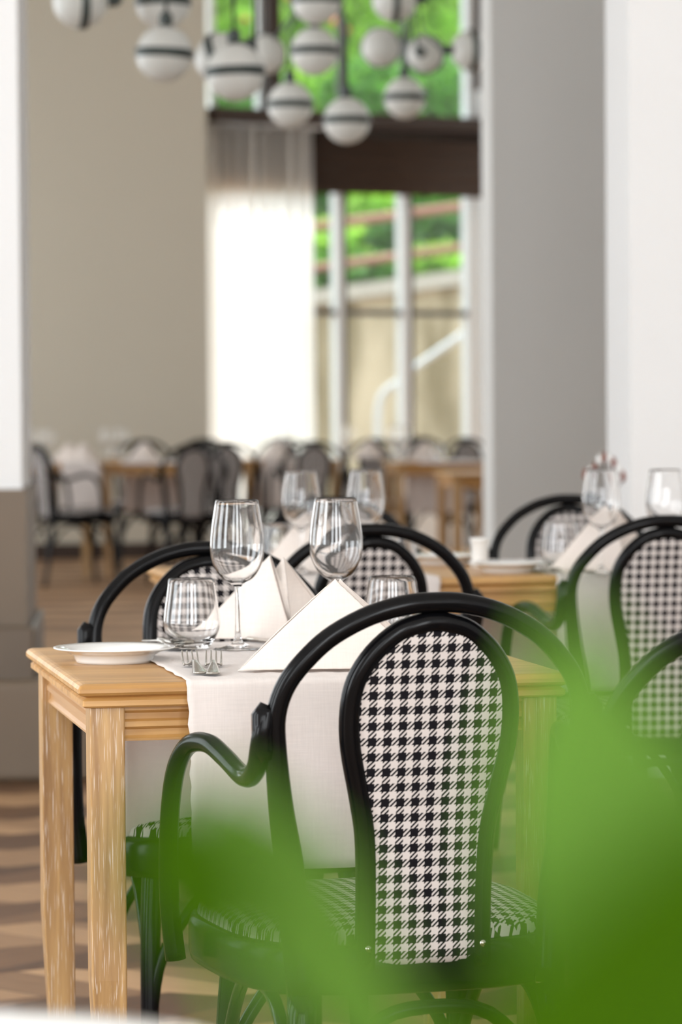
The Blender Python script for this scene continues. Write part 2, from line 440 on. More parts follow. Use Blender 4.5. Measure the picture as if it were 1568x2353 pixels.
def wpart(name, mat, bars, parent):
    m = MB()
    for b in bars: wbar(m, *b)
    o = m.build(name, mat, parent); return o
wpart('window_frame', M_FRAMEW, [(590, 600, -200, 268, -.03, .05), (1068, 1090, -200, 298, -.03, .05), (440, 1090, 262, 272, -.03, .04), (478, 490, -200, 268, -.03, .04)], W1)
wpart('window_muntin', M_FRAMED, [(777, 789, -200, 296, -.02, .03), (925, 934, -200, 296, -.02, .03)], W1)
wpart('window_pane', M_PANE, [(470, 1100, -200, 290, .0, .008)], W1)
low = MB(); wbar(low, 1070, 1100, 440, 1300, -.05, .05); wbar(low, 676, 690, 440, 1300, -.05, .05)
W2 = struct(wobj(low, 'window_2', M_FRAMEW))
wpart('window_muntin', M_FRAMEW, [(769, 784, 440, 1300, -.05, .05), (919, 936, 440, 1300, -.05, .05)], W2)
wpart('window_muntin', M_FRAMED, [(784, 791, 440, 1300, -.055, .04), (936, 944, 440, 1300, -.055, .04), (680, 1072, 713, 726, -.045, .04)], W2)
wpart('window_pane', M_PANE, [(560, 1090, 440, 1300, .0, .008)], W2)
wpart('window_sill', M_FRAMEW, [(480, 1110, 1150, 1275, -.06, .08)], W2)
sh = MB(); wbar(sh, 1090, 1122, 205, 318, -.2, .1); struct(wobj(sh, 'trim_4', M_WALLW))
sh = MB(); wbar(sh, 1104, 1170, -300, 1300, -.05, .2); struct(wobj(sh, 'wall_window', M_WALLW))
# roman shade with folds
m = MB(); s0, z1 = wpt(681, 310); s1, _ = wpt(1102, 310); _, z0 = wpt(890, 452)
prof = []
for i in range(41):
    t = i/40; prof.append((-.17 - .018*abs(math.sin(t*math.pi*4)), z0 + (z1 - z0)*t))
prof2 = [(y + .012, z) for y, z in reversed(prof)]
m.rings([[(s, y, z) for y, z in prof + prof2] for s in (s0, s1)])
sh = tag(wobj(m, 'roman_shade', M_SHADE), 'dark brown roman shade pulled halfway down over the far window', 'window shade')
# sheer curtain
def curtain(name, px0, px1, label, off):
    m = MB(); s0, _ = wpt(px0, 600); s1, _ = wpt(px1, 600); _, z1 = wpt((px0+px1)/2, 291)
    n = 90; nz = 14; vs = []; fs = []
    for j in range(nz + 1):
        t = j/nz; z = .03 + (z1 - .03)*t
        for i in range(n + 1):
            u = i/n; a = .045*(1 - .3*t)
            y = off + a*math.sin(u*2*math.pi*8.5 + .4*math.sin(t*3)) + a*.35*math.sin(u*37 + 1)
            vs.append((s0 + (s1 - s0)*(u + (.02*(1-t)*math.sin(u*9))), y, z))
    for j in range(nz):
        for i in range(n): b = j*(n+1) + i; fs.append((b, b+1, b+n+2, b+n+1))
    m.add(vs, fs); o = wobj(m, name, M_CURT)
    return tag(o, label, 'curtain')
curtain('sheer_curtain', 440, 684, 'white sheer curtain gathered left of the far window', -.24)
m = MB(); s0, z = wpt(470, 288); s1, _ = wpt(690, 288)
m.tube([(s0, -.24, z), (s1 + .05, -.24, z)], .018)
tag(wobj(m, 'curtain_rod', M_FRAMEW), 'pale rod carrying the white sheer curtain by the far window', 'curtain rod')
s0, _ = wpt(1096, 600); m = MB(); vs = []; fs = []
_, z1 = wpt(1100, 320)
for j in range(11):
    for i in range(25):
        u = i/24; vs.append((s0 + .10*u, -.16 + .03*math.sin(u*18), .03 + (z1 - .03)*j/10))
for j in range(10):
    for i in range(24): b = j*25 + i; fs.append((b, b+1, b+26, b+25))
m.add(vs, fs); tag(wobj(m, 'sheer_curtain', M_CURT), 'narrow white sheer curtain at the right edge of the far window', 'curtain')
# wall strip above the beige wall / behind curtain is open window; ceiling edge beam
# ------------------------------------------------------------------ outside
struct(MB().box((-20, 26.8, -.4), (20, 60, -.15)).build('ground', M_PAPER))
OY = 31.0
def oat(px, py, Y=OY): return at(px, py, Y)
# sloping retaining wall
a0, a1 = oat(560, 722), oat(1330, 618)
m = MB()
sl = (a1.z - a0.z)/(a1.x - a0.x); x0, x1 = a0.x - 3.5, a1.x + 2
zt = lambda x: a0.z + (x - a0.x)*sl
m.add([(x0, OY, -.3), (x1, OY, -.3), (x1, OY, zt(x1)), (x0, OY, zt(x0)), (x0, OY+.4, -.3), (x1, OY+.4, -.3), (x1, OY+.4, zt(x1)), (x0, OY+.4, zt(x0))],
      [(0, 1, 2, 3), (4, 7, 6, 5), (3, 2, 6, 7), (0, 4, 5, 1), (0, 3, 7, 4), (1, 5, 6, 2)], False)
rw = tag(m.build('retaining_wall', M_CONC), 'stained concrete retaining wall with sloping top outside the far window', 'wall')
m = MB(); h = .14
m.add([(x0, OY-.08, zt(x0)), (x1, OY-.08, zt(x1)), (x1, OY-.08, zt(x1)+h), (x0, OY-.08, zt(x0)+h), (x0, OY+.5, zt(x0)), (x1, OY+.5, zt(x1)), (x1, OY+.5, zt(x1)+h), (x0, OY+.5, zt(x0)+h)],
      [(0, 1, 2, 3), (4, 7, 6, 5), (3, 2, 6, 7), (0, 4, 5, 1), (0, 3, 7, 4), (1, 5, 6, 2)], False)
m.build('coping', M_COPE, rw)
# bank of earth behind the wall
m = MB(); vs = []; fs = []; nx, ny = 30, 14
for j in range(ny + 1):
    for i in range(nx + 1):
        x = -9 + 18*i/nx; t = j/ny
        vs.append((x, OY + .4 + 9*t, zt(x) - .1 + t*2.6 + .12*math.sin(x*2 + j)))
for j in range(ny):
    for i in range(nx): b = j*(nx+1) + i; fs.append((b, b+1, b+nx+2, b+nx+1))
m.add(vs, fs); struct(m.build('hillside', M_GROUND))
def bush(name, c, rx, ry, rz, n, mat, label, cat='bush', ls=.11, flowers=0, group=None):
    m = MB(); vs = []; fs = []
    for k in range(n):
        th = random.uniform(0, 2*math.pi); ph = math.acos(random.uniform(-1, 1)); rr = random.uniform(.55, 1.0)
        p = Vector((rx*rr*math.sin(ph)*math.cos(th), ry*rr*math.sin(ph)*math.sin(th), rz*rr*math.cos(ph)))
        a = Vector([random.gauss(0, 1) for _ in range(3)]).normalized(); b = a.cross(Vector([random.gauss(0, 1) for _ in range(3)])).normalized()
        s = ls*random.uniform(.6, 1.4); o = len(vs)
        vs += [p - a*s, p + b*s*.45, p + a*s, p - b*s*.45]; fs.append((o, o+1, o+2, o+3))
    m.add(vs, fs, False); o = m.build(name, mat, loc=c)
    if flowers:
        f = MB(); 
        for k in range(flowers):
            p = (random.uniform(-rx, rx)*.8, -ry*.9, random.uniform(-rz, rz)*.8)
            f.lathe([(0, -.05), (.06, 0), (0, .05)], 8, p)
        f.build('blossom', M_FLOWER, o)
    return tag(o, label, cat, group)
BUSH = [  # px, py, distance, rx, rz, material, label, blossoms
 (545, 60, 41, .62, 1.0, 0, 'pale green bush with orange blossom seen through the upper window, left pane', 12),
 (560, 232, 37, .62, .40, 1, 'small green bush at the lower left of the upper window', 0),
 (690, 40, 42, .62, 1.0, 0, 'bright green bush behind the middle of the upper window', 8),
 (700, 215, 38, .58, .50, 0, 'bright green bush low in the upper window behind the lowest globes', 0),
 (855, 60, 41, .62, 1.0, 0, 'light green bush with a few orange flowers in the upper window', 5),
 (850, 225, 37, .58, .45, 1, 'mid green bush just above the dark window beam', 0),
 (1010, 70, 42, .62, 1.0, 0, 'light green bush at the right side of the upper window', 0),
 (1005, 225, 38, .62, .50, 1, 'mid green bush at the lower right of the upper window', 0),
 (700, 480, 34.6, .40, .38, 2, 'dark green shrub behind the left pane of the lower window', 0),
 (770, 575, 33.3, .44, .34, 0, 'bright green shrub between the two red brown rails', 0),
 (700, 650, 32.4, .40, .26, 1, 'mid green shrub on top of the retaining wall, left', 0),
 (860, 480, 34.6, .40, .30, 0, 'bright green shrub above the upper red brown rail', 0),
 (905, 570, 33.3, .36, .30, 2, 'dark green shrub behind the middle pane of the lower window', 0),
 (865, 640, 32.4, .38, .24, 1, 'mid green shrub on the wall top behind the middle pane', 0),
 (1015, 480, 34.6, .42, .30, 1, 'green shrub behind the right pane near the shade', 0),
 (1045, 545, 33.3, .36, .28, 2, 'dark green shrub behind the right pane of the lower window', 0),
 (1015, 620, 32.4, .40, .24, 0, 'bright green shrub just above the wall coping, right', 0)]
for px, py, Y, rx, rz, k, lab, fl in BUSH:
    p = at(px, py, Y); bush('garden_bush', p, rx, .40, rz, int(1500*rx*max(rz, .5)/.5), M_FOL[k], lab, flowers=fl)
for px, rx, lab in ((500, .66, 'tall green tree at the left of the upper window'), (735, .66, 'tall green tree behind the middle of the upper window'), (970, .66, 'tall green tree behind the right part of the upper window')):
    p = at(px, 130, 44.5); bush('garden_tree', (p.x, 43.6 if px in (500, 970) else 45.2, 5.2), rx, .6, 2.3, 3600, M_FOL[1 if px in (500, 970) else 0], lab, 'tree', .15)
    t_ = bpy.data.objects['garden_tree' if px == 500 else max(o.name for o in bpy.data.objects if o.name.startswith('garden_tree'))]
    MB().tube([(0, 0, -1.2), (.05, 0, -3.2)], .12, 10).build('trunk', M_BROWN, t_)
for (p0, p1, lab) in (((600, 538), (1200, 455), 'upper red brown rail sloping across the garden bank'), ((600, 634), (1200, 550), 'lower red brown rail sloping across the garden bank')):
    A, B = at(*p0, 31.9), at(*p1, 31.9); m = MB(); m.tube([A, B], .045, 8)
    for t in (.02, .98):
        p = A.lerp(B, t); m.tube([p, (p.x, p.y, zt(p.x))], .03, 8)
    tag(m.build('garden_rail', M_RUST), lab, 'rail')
hp = [(868, 1010), (870, 940), (884, 902), (925, 872), (955, 845), (1090, 750), (1200, 665)]
m = MB(); pts = spline([tuple(at(x, y, 29.5)) for x, y in hp], 6); e = at(868, 1010, 29.5)
m.tube([(e.x, e.y, -.15)] + pts, .035, 10)
tag(m.build('handrail', M_GALV), 'pale metal stair handrail rising to the right outside the far window', 'handrail')

# ------------------------------------------------------------------ chair
def mirror(pts): return [(-p[0],) + tuple(p[1:]) for p in pts]
OUT_H = [(.185, -.300, 0, .0125), (.176, -.262, .2, .015), (.158, -.222, .40, .019), (.166, -.214, .50, .019), (.172, -.220, .56, .018), (.184, -.229, .63, .0155),
         (.1925, -.240, .70, .0132), (.1935, -.246, .745, .0125), (.181, -.252, .783, .0125), (.154, -.259, .817, .0125), (.124, -.264, .842, .0125), (.080, -.269, .864, .0125), (.035, -.272, .8755, .0125)]
IN_H = [(.073, -.206, .425, .012), (.073, -.212, .52, .012), (.076, -.219, .59, .012), (.085, -.226, .64, .012), (.098, -.236, .70, .012), (.1005, -.242, .745, .0118),
        (.094, -.249, .783, .0115), (.074, -.256, .816, .0115), (.044, -.263, .842, .0115), (.016, -.2665, .8515, .0115)]
ARM_H = [(.204, -.243, .752, .0125), (.211, -.243, .715, .0135), (.212, -.215, .676, .0125), (.214, -.165, .662, .0125), (.224, -.10, .680, .0125), (.235, -.05, .693, .0125),
         (.249, .0, .685, .0125), (.259, .035, .645, .0125), (.263, .055, .57, .0125), (.262, .062, .48, .0130), (.254, .062, .402, .0135)]
def loop(half, top=None):
    L = [tuple(p) for p in half]; Rr = [(-p[0],) + tuple(p[1:]) for p in reversed(half)]
    return L + ([top] if top else []) + Rr
def seat_outline(n=72, k=1.0):
    pts = []
    for i in range(n):
        a = 2*math.pi*i/n; c, s_ = math.cos(a), math.sin(a); e = .62
        x = abs(c)**e*(1 if c > 0 else -1); y = abs(s_)**e*(1 if s_ > 0 else -1)
        hw = .212 + .028*(y + 1)/2
        pts.append((x*hw*k, y*.222*k + .005))
    return pts
def make_chair():
    root = empty('bentwood_armchair', (0, 0, 0))
    fr = MB(); p = spline(loop(OUT_H[2:], (0, -.2722, .8775, .0125)), 4); fr.tube([q[:3] for q in p], [q[3] for q in p], 14); fr.build('back_hoop', M_BLACK, root)
    p = spline(loop(IN_H, (0, -.2668, .8535, .0115)), 4)
    rg = MB(); rg.tube([(q[0], q[1], q[2]) for q in p], [q[3]*1.15 for q in p], 12); hoop = rg.build('backrest_ring', M_BLACK, root)
    sc = MB()
    for s in (-1, 1): sc.lathe([(0, -.004), (.005, -.002), (.005, .002), (0, .003)], 10)
    # screws near the foot of the ring
    ms = MB()
    for s in (-1, 1):
        MB().tube([(s*.073, -.219, .452), (s*.073, -.2235, .452)], .0045, 10).build('screw', M_STEEL, root)
    # upholstered panel
    half = [q for q in p[:len(p)//2 + 1]]
    def width(z):
        best = None
        for a, b in zip(half, half[1:]):
            if (a[2] - z)*(b[2] - z) <= 0 and abs(b[2] - a[2]) > 1e-9:
                t = (z - a[2])/(b[2] - a[2]); return a[0] + (b[0] - a[0])*t, a[1] + (b[1] - a[1])*t
        return .01, -.2668
    n, nz = 14, 34; F = []; 
    rows = []
    for j in range(nz + 1):
        t = j/nz; z = .428 + (.851 - .428)*(1 - (1 - t)**1.5) if j < nz else .851
        wx, y = width(z); rows.append((max(wx, .004), y, z))
    pm = MB()
    for side in (-1, 1):
        vs = []; uvs = []; fs = []
        for (wx, y, z) in rows:
            for i in range(n + 1):
                u = -1 + 2*i/n; ed = (1 - u**4)*min(1, max(0, (.853 - z)/.02))*min(1, (z - .422)/.01)
                vs.append((u*wx, y + side*(.006 + .007*ed), z)); uvs.append((u*wx + .0035, z + .0))
        for j in range(nz):
            for i in range(n):
                b = j*(n+1) + i; q = (b, b+1, b+n+2, b+n+1); fs.append(q if side < 0 else tuple(reversed(q)))
        pm.add(vs, fs, True, uvs)
    b0 = 0; b1 = (n+1)*(nz+1); fs = [(i, b1 + i, b1 + i + 1, i + 1) for i in range(n)]
    pm.f += fs; pm.smooth += [False]*len(fs)
    pm.build('backrest', M_HOUND, root)
    # seat
    o1 = seat_outline(72, 1.0); rr = []
    for k, z in ((.955, .392), (.99, .396), (1.0, .406), (1.0, .440), (.985, .452), (.95, .455)):
        rr.append([(x*k, y*k, z) for x, y in o1])
    MB().rings(rr).build('seat_frame', M_BLACK, root)
    sm = MB(); vs = []; uvs = []; fs = []; nr = 9
    for j in range(nr + 1):
        t = j/nr; k = .955*math.sin((1 - t)*math.pi/2)**.8 if t < 1 else 0
        z = .4525 + .036*math.sin(t*math.pi/2)**.55
        for x, y in o1: vs.append((x*k, y*k, z)); uvs.append((x*k, y*k))
    N = 72
    for j in range(nr):
        for i in range(N): fs.append((j*N + i, j*N + (i+1) % N, (j+1)*N + (i+1) % N, (j+1)*N + i))
    sm.add(vs, fs, True, uvs).build('seat_pad', M_HOUND, root)
    for s in (-1, 1):
        ap = spline([(s*q[0],) + tuple(q[1:]) for q in ARM_H], 5)
        am = MB().tube([q[:3] for q in ap], [q[3] for q in ap], 12)
        am.tube([(s*.206, -.243, .690), (s*.209, -.243, .705), (s*.2095, -.243, .745), (s*.204, -.243, .757)], [.008, .0140, .0140, .009], 10)
        am.build('armrest', M_BLACK, root)
        MB().tube(spline([(s*.150, .150, .43), (s*.160, .172, .30), (s*.166, .19, .12), (s*.172, .205, 0)], 5), [.0185 - .0075*i/15 for i in range(16)], 12).build('leg', M_BLACK, root)
        q = spline([tuple(q) for q in [(s*a[0],) + tuple(a[1:]) for a in OUT_H[:3]]], 5)
        MB().tube([x[:3] for x in q], [x[3] for x in q], 12).build('leg', M_BLACK, root)
    # bent braces below the seat, one on each side
    def brace(A, B, z0=.15, zt_=.385):
        A = Vector(A); B = Vector(B); pts = []
        for t, z in ((0, z0), (.04, z0 + .10), (.14, zt_ - .07), (.30, zt_ - .012), (.5, zt_), (.70, zt_ - .012), (.86, zt_ - .07), (.96, z0 + .10), (1, z0)):
            q = A.lerp(B, t); pts.append((q.x, q.y, z))
        MB().tube(spline(pts, 4), .009, 10).build('brace', M_BLACK, root)
    fl, frr, rl, rr_ = (-.163, .186), (.163, .186), (-.17, -.262), (.17, -.262)
    for A, B in ((fl, frr), (rl, rr_), (fl, rl), (frr, rr_)): brace((*A, 0), (*B, 0))
    return root
chair0 = make_chair(); index_kids(chair0); used = []
def place_chair(X, Y, phi, label, group=None, back=True):
    """X, Y: where the top of the back stands; phi: facing direction turned from +Y"""
    c = chair0 if not used else copy_tree(chair0); used.append(c)
    d = Vector((0, -.272)); s_, co = math.sin(phi), math.cos(phi)
    off = Vector((d.x*co - d.y*s_, d.x*s_ + d.y*co))
    c.location = (X - off.x, Y - off.y, 0) if back else (X, Y, 0); c.rotation_euler = (0, 0, phi)
    c['label'] = label; c['category'] = 'chair'
    if group: c['group'] = group
    elif 'group' in c: del c['group']
    return c
place_chair(.114, 3.94, R(15), 'black bentwood armchair with houndstooth back in the foreground, seen from behind')
place_chair(-.226, 5.48, R(191), 'black bentwood armchair facing us behind the tumbler on the near table')
place_chair(.062, 6.24, R(12), 'black bentwood armchair seen from behind between the near table and the middle table')
place_chair(.568, 8.15, R(188), 'black bentwood armchair facing us in front of the grey wall')
place_chair(.660, 6.60, R(10), 'black bentwood armchair seen from behind, cut by the right edge beside the middle table')
place_chair(-.02, 8.1, R(190), 'black bentwood armchair behind the two wine glasses of the middle table')
place_chair(.484, 3.585, R(-12), 'black bentwood armchair nearest the camera, low at the right edge under the big leaf')

# ------------------------------------------------------------------ table
def make_table(L, D, name='oak_dining_table'):
    root = empty(name, (0, 0, 0))
    def rect(i, z, r=.004):
        x0, y0, x1, y1 = i, i, L - i, D - i; pts = []
        for cx, cy, a0 in ((x1 - r, y0 + r, -90), (x1 - r, y1 - r, 0), (x0 + r, y1 - r, 90), (x0 + r, y0 + r, 180)):
            for k in range(4):
                a = R(a0 + 30*k); pts.append((cx + r*math.cos(a), cy + r*math.sin(a), z))
        return pts
    prof = [(.022, .7175), (.010, .7175), (.0065, .720), (.0065, .727), (.010, .7295), (.012, .731), (.009, .7325), (.003, .7345), (.0, .738), (.0, .743), (.0025, .7475), (.007, .7495), (.012, .750)]
    MB().rings([rect(i, z) for i, z in prof], smooth=False).build('tabletop', M_OAK, root)
    lw = .047; ins = .017
    # moulded apron boards, one on each side
    ap = [(.024, .718), (.024, .712), (.029, .708), (.029, .700), (.025, .697), (.025, .690), (.031, .686), (.031, .678), (.027, .674), (.027, .671), (.045, .671), (.045, .718)]
    a = ins + lw - .002
    for k in range(4):
        if k == 0: rg = [[(x, y, z) for y, z in ap] for x in (a, L - a)]; mt = M_OAK
        elif k == 1: rg = [[(x, D - y, z) for y, z in ap] for x in (L - a, a)]; mt = M_OAK
        elif k == 2: rg = [[(y, x, z) for y, z in ap] for x in (D - a, a)]; mt = M_OAKY
        else: rg = [[(L - y, x, z) for y, z in ap] for x in (a, D - a)]; mt = M_OAKY
        MB().rings(rg, smooth=False).build('apron', mt, root)
    for sx in (0, 1):
        for sy in (0, 1):
            x0 = ins if sx == 0 else L - ins - lw; y0 = ins if sy == 0 else D - ins - lw
            rings = []
            for z, k in ((.718, 0), (.352, 0), (0, .017)):
                xa, xb = (x0 + k, x0 + lw) if sx == 0 else (x0, x0 + lw - k)
                ya, yb = (y0 + k, y0 + lw) if sy == 0 else (y0, y0 + lw - k)
                rings.append([(xa, ya, z), (xb, ya, z), (xb, yb, z), (xa, yb, z)])
            o = MB().rings(rings, smooth=False).build('leg', M_LEG, root); bevel(o, .002, 2)
    return root
TD = .685
table0 = make_table(.675, TD); index_kids(table0)
table1 = make_table(1.34, TD)
TA = at(185, 1571, 4.30)
T1 = Matrix.Translation((TA.x - .003, 4.30, 0)) @ Matrix.Rotation(TH, 4, 'Z')
table0.matrix_world = T1; tag(table0, 'honey oak dining table in focus in the foreground, set with two places', 'table')
T2 = Matrix.Translation((-.312, 6.78, 0)) @ Matrix.Rotation(TH, 4, 'Z')
t2 = table1; t2.matrix_world = T2; tag(t2, 'oak dining table behind the near one, with two bread plates and a white cup', 'table')

def make_runner(u0, u1, D, z=.7512, seed=0, z_front=.40, z_back=.41):
    """a cloth laid across a table: hem, front drop, top, back drop"""
    rnd = random.Random(seed); prof = []
    e = .0035
    for k in range(16): t = k/15; prof.append((-e, z_front + (z - .008 - z_front)*t, 1 - t))
    for a in (25, 50, 75): prof.append((-e + (1 - math.cos(R(a)))*.008, z - .008 + .008*math.sin(R(a)), 0))
    for k in range(17): prof.append((.006 + (D - .012)*k/16, z + .0008, 0))
    for a in (75, 50, 25): prof.append((D + e - (1 - math.cos(R(a)))*.008, z - .008 + .008*math.sin(R(a)), 0))
    for k in range(16): t = k/15; prof.append((D + e, z - .008 + (z_back - z + .008)*t, t))
    n = 44; rows = []; m = MB(); vs = []; fs = []
    ph = rnd.uniform(0, 6)
    for k, (y, zz, hang) in enumerate(prof):
        for i in range(n + 1):
            u = i/n; w_ = u1 - u0
            drift = -.004*math.sin(zz*7 + ph)
            yy = y + (-1 if y < D/2 else 1)*hang*(.004 + .006*(1 + math.sin(u*11 + ph + hang*1.5))*.5)
            jag = .0016*math.sin(k*2.9 + ph)*(1 if i in (0, n) else 0)
            zz2 = zz + (.0006*math.sin(u*70 + k*.8)*(hang == 0) + .0009*(rnd.random()*(i in (0, n)))*(hang == 0))
            vs.append((u0 + w_*u + drift*(1 if hang else 0) + jag, yy, zz2))
    for j in range(len(prof) - 1):
        for i in range(n): b = j*(n+1) + i; fs.append((b, b+1, b+n+2, b+n+1))
    m.add(vs, fs); o = m.build('table_runner', M_RUN)
    md = o.modifiers.new('thickness', 'SOLIDIFY'); md.thickness = .0012; md.offset = 1
    return o
r1 = make_runner(.144, .545, TD, seed=1, z_front=.497); r1.matrix_world = T1; tag(r1, 'cream linen runner across the near table under the two napkins', 'table runner')
r3 = make_runner(.144, .53, TD, seed=3); r3.matrix_world = T2; tag(r3, 'cream linen runner on the left half of the middle table', 'table runner')
r4 = make_runner(.785, 1.17, TD, seed=4, z_front=.50); r4.matrix_world = T2; tag(r4, 'cream linen runner hanging from the middle table beside the cut off armchair', 'table runner')

# ------------------------------------------------------------------ table ware
def wine_glass():
    out = [(0, 0), (.034, 0), (.0345, .001), (.033, .0022), (.020, .0045), (.010, .009), (.0055, .016), (.0040, .03), (.0036, .06), (.0042, .085), (.0065, .094),
           (.014, .099), (.024, .106), (.032, .117), (.038, .131), (.0405, .147), (.0405, .160), (.0385, .180), (.0355, .200), (.0322, .2205)]
    inn = [(.0316, .2212), (.0310, .2205), (.0342, .200), (.0372, .180), (.0391, .160), (.0391, .147), (.0366, .132), (.0306, .119), (.0225, .1095), (.013, .1035), (.006, .1015), (0, .1010)]
    return MB().lathe(spline(out, 3)[0:] + spline(inn, 3), 56).build('wine_glass', M_GLASS)
def tumbler():
    out = [(0, 0), (.024, 0), (.0265, .0015), (.030, .006), (.036, .016), (.041, .027), (.0425, .036), (.0425, .042), (.0405, .060), (.0375, .080), (.0345, .1025)]
    inn = [(.0338, .1032), (.0331, .1025), (.0361, .080), (.0391, .060), (.0411, .042), (.0410, .036), (.0393, .028), (.0345, .019), (.027, .012), (.016, .0095), (0, .009)]
    return MB().lathe(spline(out, 3) + spline(inn, 3), 56).build('tumbler', M_GLASS)
def bread_plate():
    p = [(0, .0025), (.050, .0025), (.0505, 0), (.0545, 0), (.056, .004), (.059, .0105), (.068, .0150), (.080, .0185), (.087, .0205), (.0878, .0215), (.0870, .0225), (.080, .0212), (.068, .0185), (.060, .0140), (.055, .0088), (.050, .0065), (0, .006)]
    return MB().lathe(p, 64).build('bread_plate', M_PORC)
def dinner_plate():
    p = [(0, .003), (.070, .003), (.0705, 0), (.076, 0), (.080, .006), (.092, .013), (.112, .0175), (.1245, .0185), (.125, .0195), (.1243, .0205), (.112, .0198), (.092, .0155), (.080, .009), (0, .007)]
    return MB().lathe(p, 64).build('dinner_plate', M_PORC)
def cup():
    p = [(0, .003), (.016, .003), (.017, 0), (.020, 0), (.0205, .004), (.0195, .012), (.0195, .045), (.0205, .056), (.0225, .060), (.0225, .064), (.0205, .066), (.0185, .064), (.0175, .055), (.0165, .012), (0, .010)]
    return MB().lathe(p, 40).build('porcelain_pot', M_PORC)
def fork():
    """lies along +y (tines at +y), resting on heel of the handle and the back of the tines"""
    m = MB()
    # handle and neck: flat bar following the fork's curve
    path = [(0, .0, .0030, .0095, .0018), (0, .012, .0032, .0100, .0018), (0, .05, .0062, .0075, .0017), (0, .09, .0100, .0042, .0020), (0, .118, .0098, .0032, .0024), (0, .130, .0070, .0045, .0018), (0, .140, .0040, .0100, .0011), (0, .150, .0026, .0125, .0009), (0, .156, .0024, .0128, .0009)]
    sp = spline(path, 4); rg = []
    for x, y, z, hw, ht in sp:
        rg.append([(x + hw*math.cos(2*math.pi*k/12), y, z + ht*math.sin(2*math.pi*k/12)) for k in range(12)])
    m.rings(rg)
    for k in range(4):
        xc = -.0103 + k*.00687
        pts = [(xc, .154, .0024), (xc*1.02, .165, .0032), (xc*1.03, .178, .0070), (xc*1.02, .190, .0130), (xc, .199, .0185)]
        sp2 = spline(pts, 3); m.tube(sp2, [.0019 - .0009*i/len(sp2) for i in range(len(sp2))], 8)
    return m.build('dinner_fork', M_STEEL)
def knife():
    m = MB(); path = [(0, .0, .004, .0085, .0035), (0, .01, .004, .0095, .0036), (0, .06, .004, .0075, .0034), (0, .10, .004, .006, .003), (0, .115, .004, .008, .0012), (0, .15, .004, .0105, .0009), (0, .19, .004, .010, .0008), (0, .215, .004, .005, .0006)]
    rg = [[(x + hw*math.cos(2*math.pi*k/12), y, z + ht*math.sin(2*math.pi*k/12)) for k in range(12)] for x, y, z, hw, ht in spline(path, 4)]
    return m.rings(rg).build('table_knife', M_STEEL)
def spoon():
    m = MB(); path = [(0, .0, .003, .0090, .0016), (0, .012, .0032, .0096, .0017), (0, .05, .006, .0075, .0018), (0, .10, .009, .0036, .0022), (0, .125, .006, .0045, .002), (0, .14, .0032, .014, .0011), (0, .16, .0022, .0205, .0009), (0, .18, .003, .0165, .0009), (0, .192, .0055, .006, .0007)]
    rg = [[(x + hw*math.cos(2*math.pi*k/16), y, z + ht*math.sin(2*math.pi*k/16) + .006*(hw > .01)*abs(math.cos(2*math.pi*k/16))**3*(hw/.0205)) for k in range(16)] for x, y, z, hw, ht in spline(path, 4)]
    return m.rings(rg).build('table_spoon', M_STEEL)
def napkin(seed=0, h=.130, hw=.118, tent=False):
    """folded linen pyramid; the broad face looks to -y, the fold with a dark hollow to the right"""
    rnd = random.Random(seed); n = 14
    m = MB()
    def panel(a, b, c, bulge, sag):         # a, b base corners, c apex
        a, b, c = Vector(a), Vector(b), Vector(c); nn = (b - a).cross(c - a).normalized(); vs = []; fs = []; idx = {}
        for j in range(n + 1):
            for i in range(n + 1 - j):
                u, v = i/n, j/n; w_ = 1 - u - v
                p = a*w_ + b*u + c*v
                p += nn*bulge*4*(u*w_ + .6*v*w_ + .6*v*u) + Vector((0, 0, 1))*0
                idx[(i, j)] = len(vs); vs.append(p)
        for j in range(n):
            for i in range(n - j):
                fs.append((idx[(i, j)], idx[(i+1, j)], idx[(i, j+1)]))
                if i + j < n - 1: fs.append((idx[(i+1, j)], idx[(i+1, j+1)], idx[(i, j+1)]))
        m.add(vs, fs)
    A = (0.0, .0, h); FL = (-hw, -.035, .001); FR = (hw*.52, -.055, .001); BR = (hw*.95, .06, .001); MR = (hw*.50, .03, .002); BL = (-hw*.5, .09, .001)
    A2 = (.016, .012, h - .004)
    if tent:
        h = .124; A = (0, 0, h); FL = (-.135, -.03, .001); FR = (.125, -.035, .001); MR = (.120, .0, .002); BR = (.140, .02, .001); BL = (-.06, .08, .001); A2 = (.007, .006, h - .001)
    else:
        FR = (.044, -.05, .001); MR = FR; BR = (.112, .045, .001); A2 = (.020, .012, h - .004)
    panel(FL, FR, A, .006, 0)               # broad front face
    if tent: panel(FR, MR, A, -.003, 0); panel(MR, BR, A2, -.004, 0)
    else: panel(FR, BR, A2, -.008, 0)       # shaded hollow of the fold
    panel(BR, BL, A2, .004, 0)
    panel(BL, FL, A, .004, 0)
    m.add([A, A2, MR if tent else FR, BL], [(0, 1, 2), (0, 3, 1)])
    o = m.build('napkin', M_NAP)
    md = o.modifiers.new('weld', 'WELD'); md.merge_threshold = .0008
    md = o.modifiers.new('thickness', 'SOLIDIFY'); md.thickness = .0022; md.offset = 0
    md = o.modifiers.new('smooth', 'SUBSURF'); md.levels = 1; md.render_levels = 1
    return o
PROTO = {}
def ware(kind, fn, x, y, z, rz, label, cat, group=None, scale=1.0):
    if kind not in PROTO: o = PROTO[kind] = fn()
    else: o = PROTO[kind].copy(); COL.objects.link(o)
    o.location = (x, y, z); o.rotation_euler = (0, 0, rz); o.scale = (scale,)*3
    if 'group' in o: del o['group']
    return tag(o, label, cat, group)
TT = .7502; TR = .7545
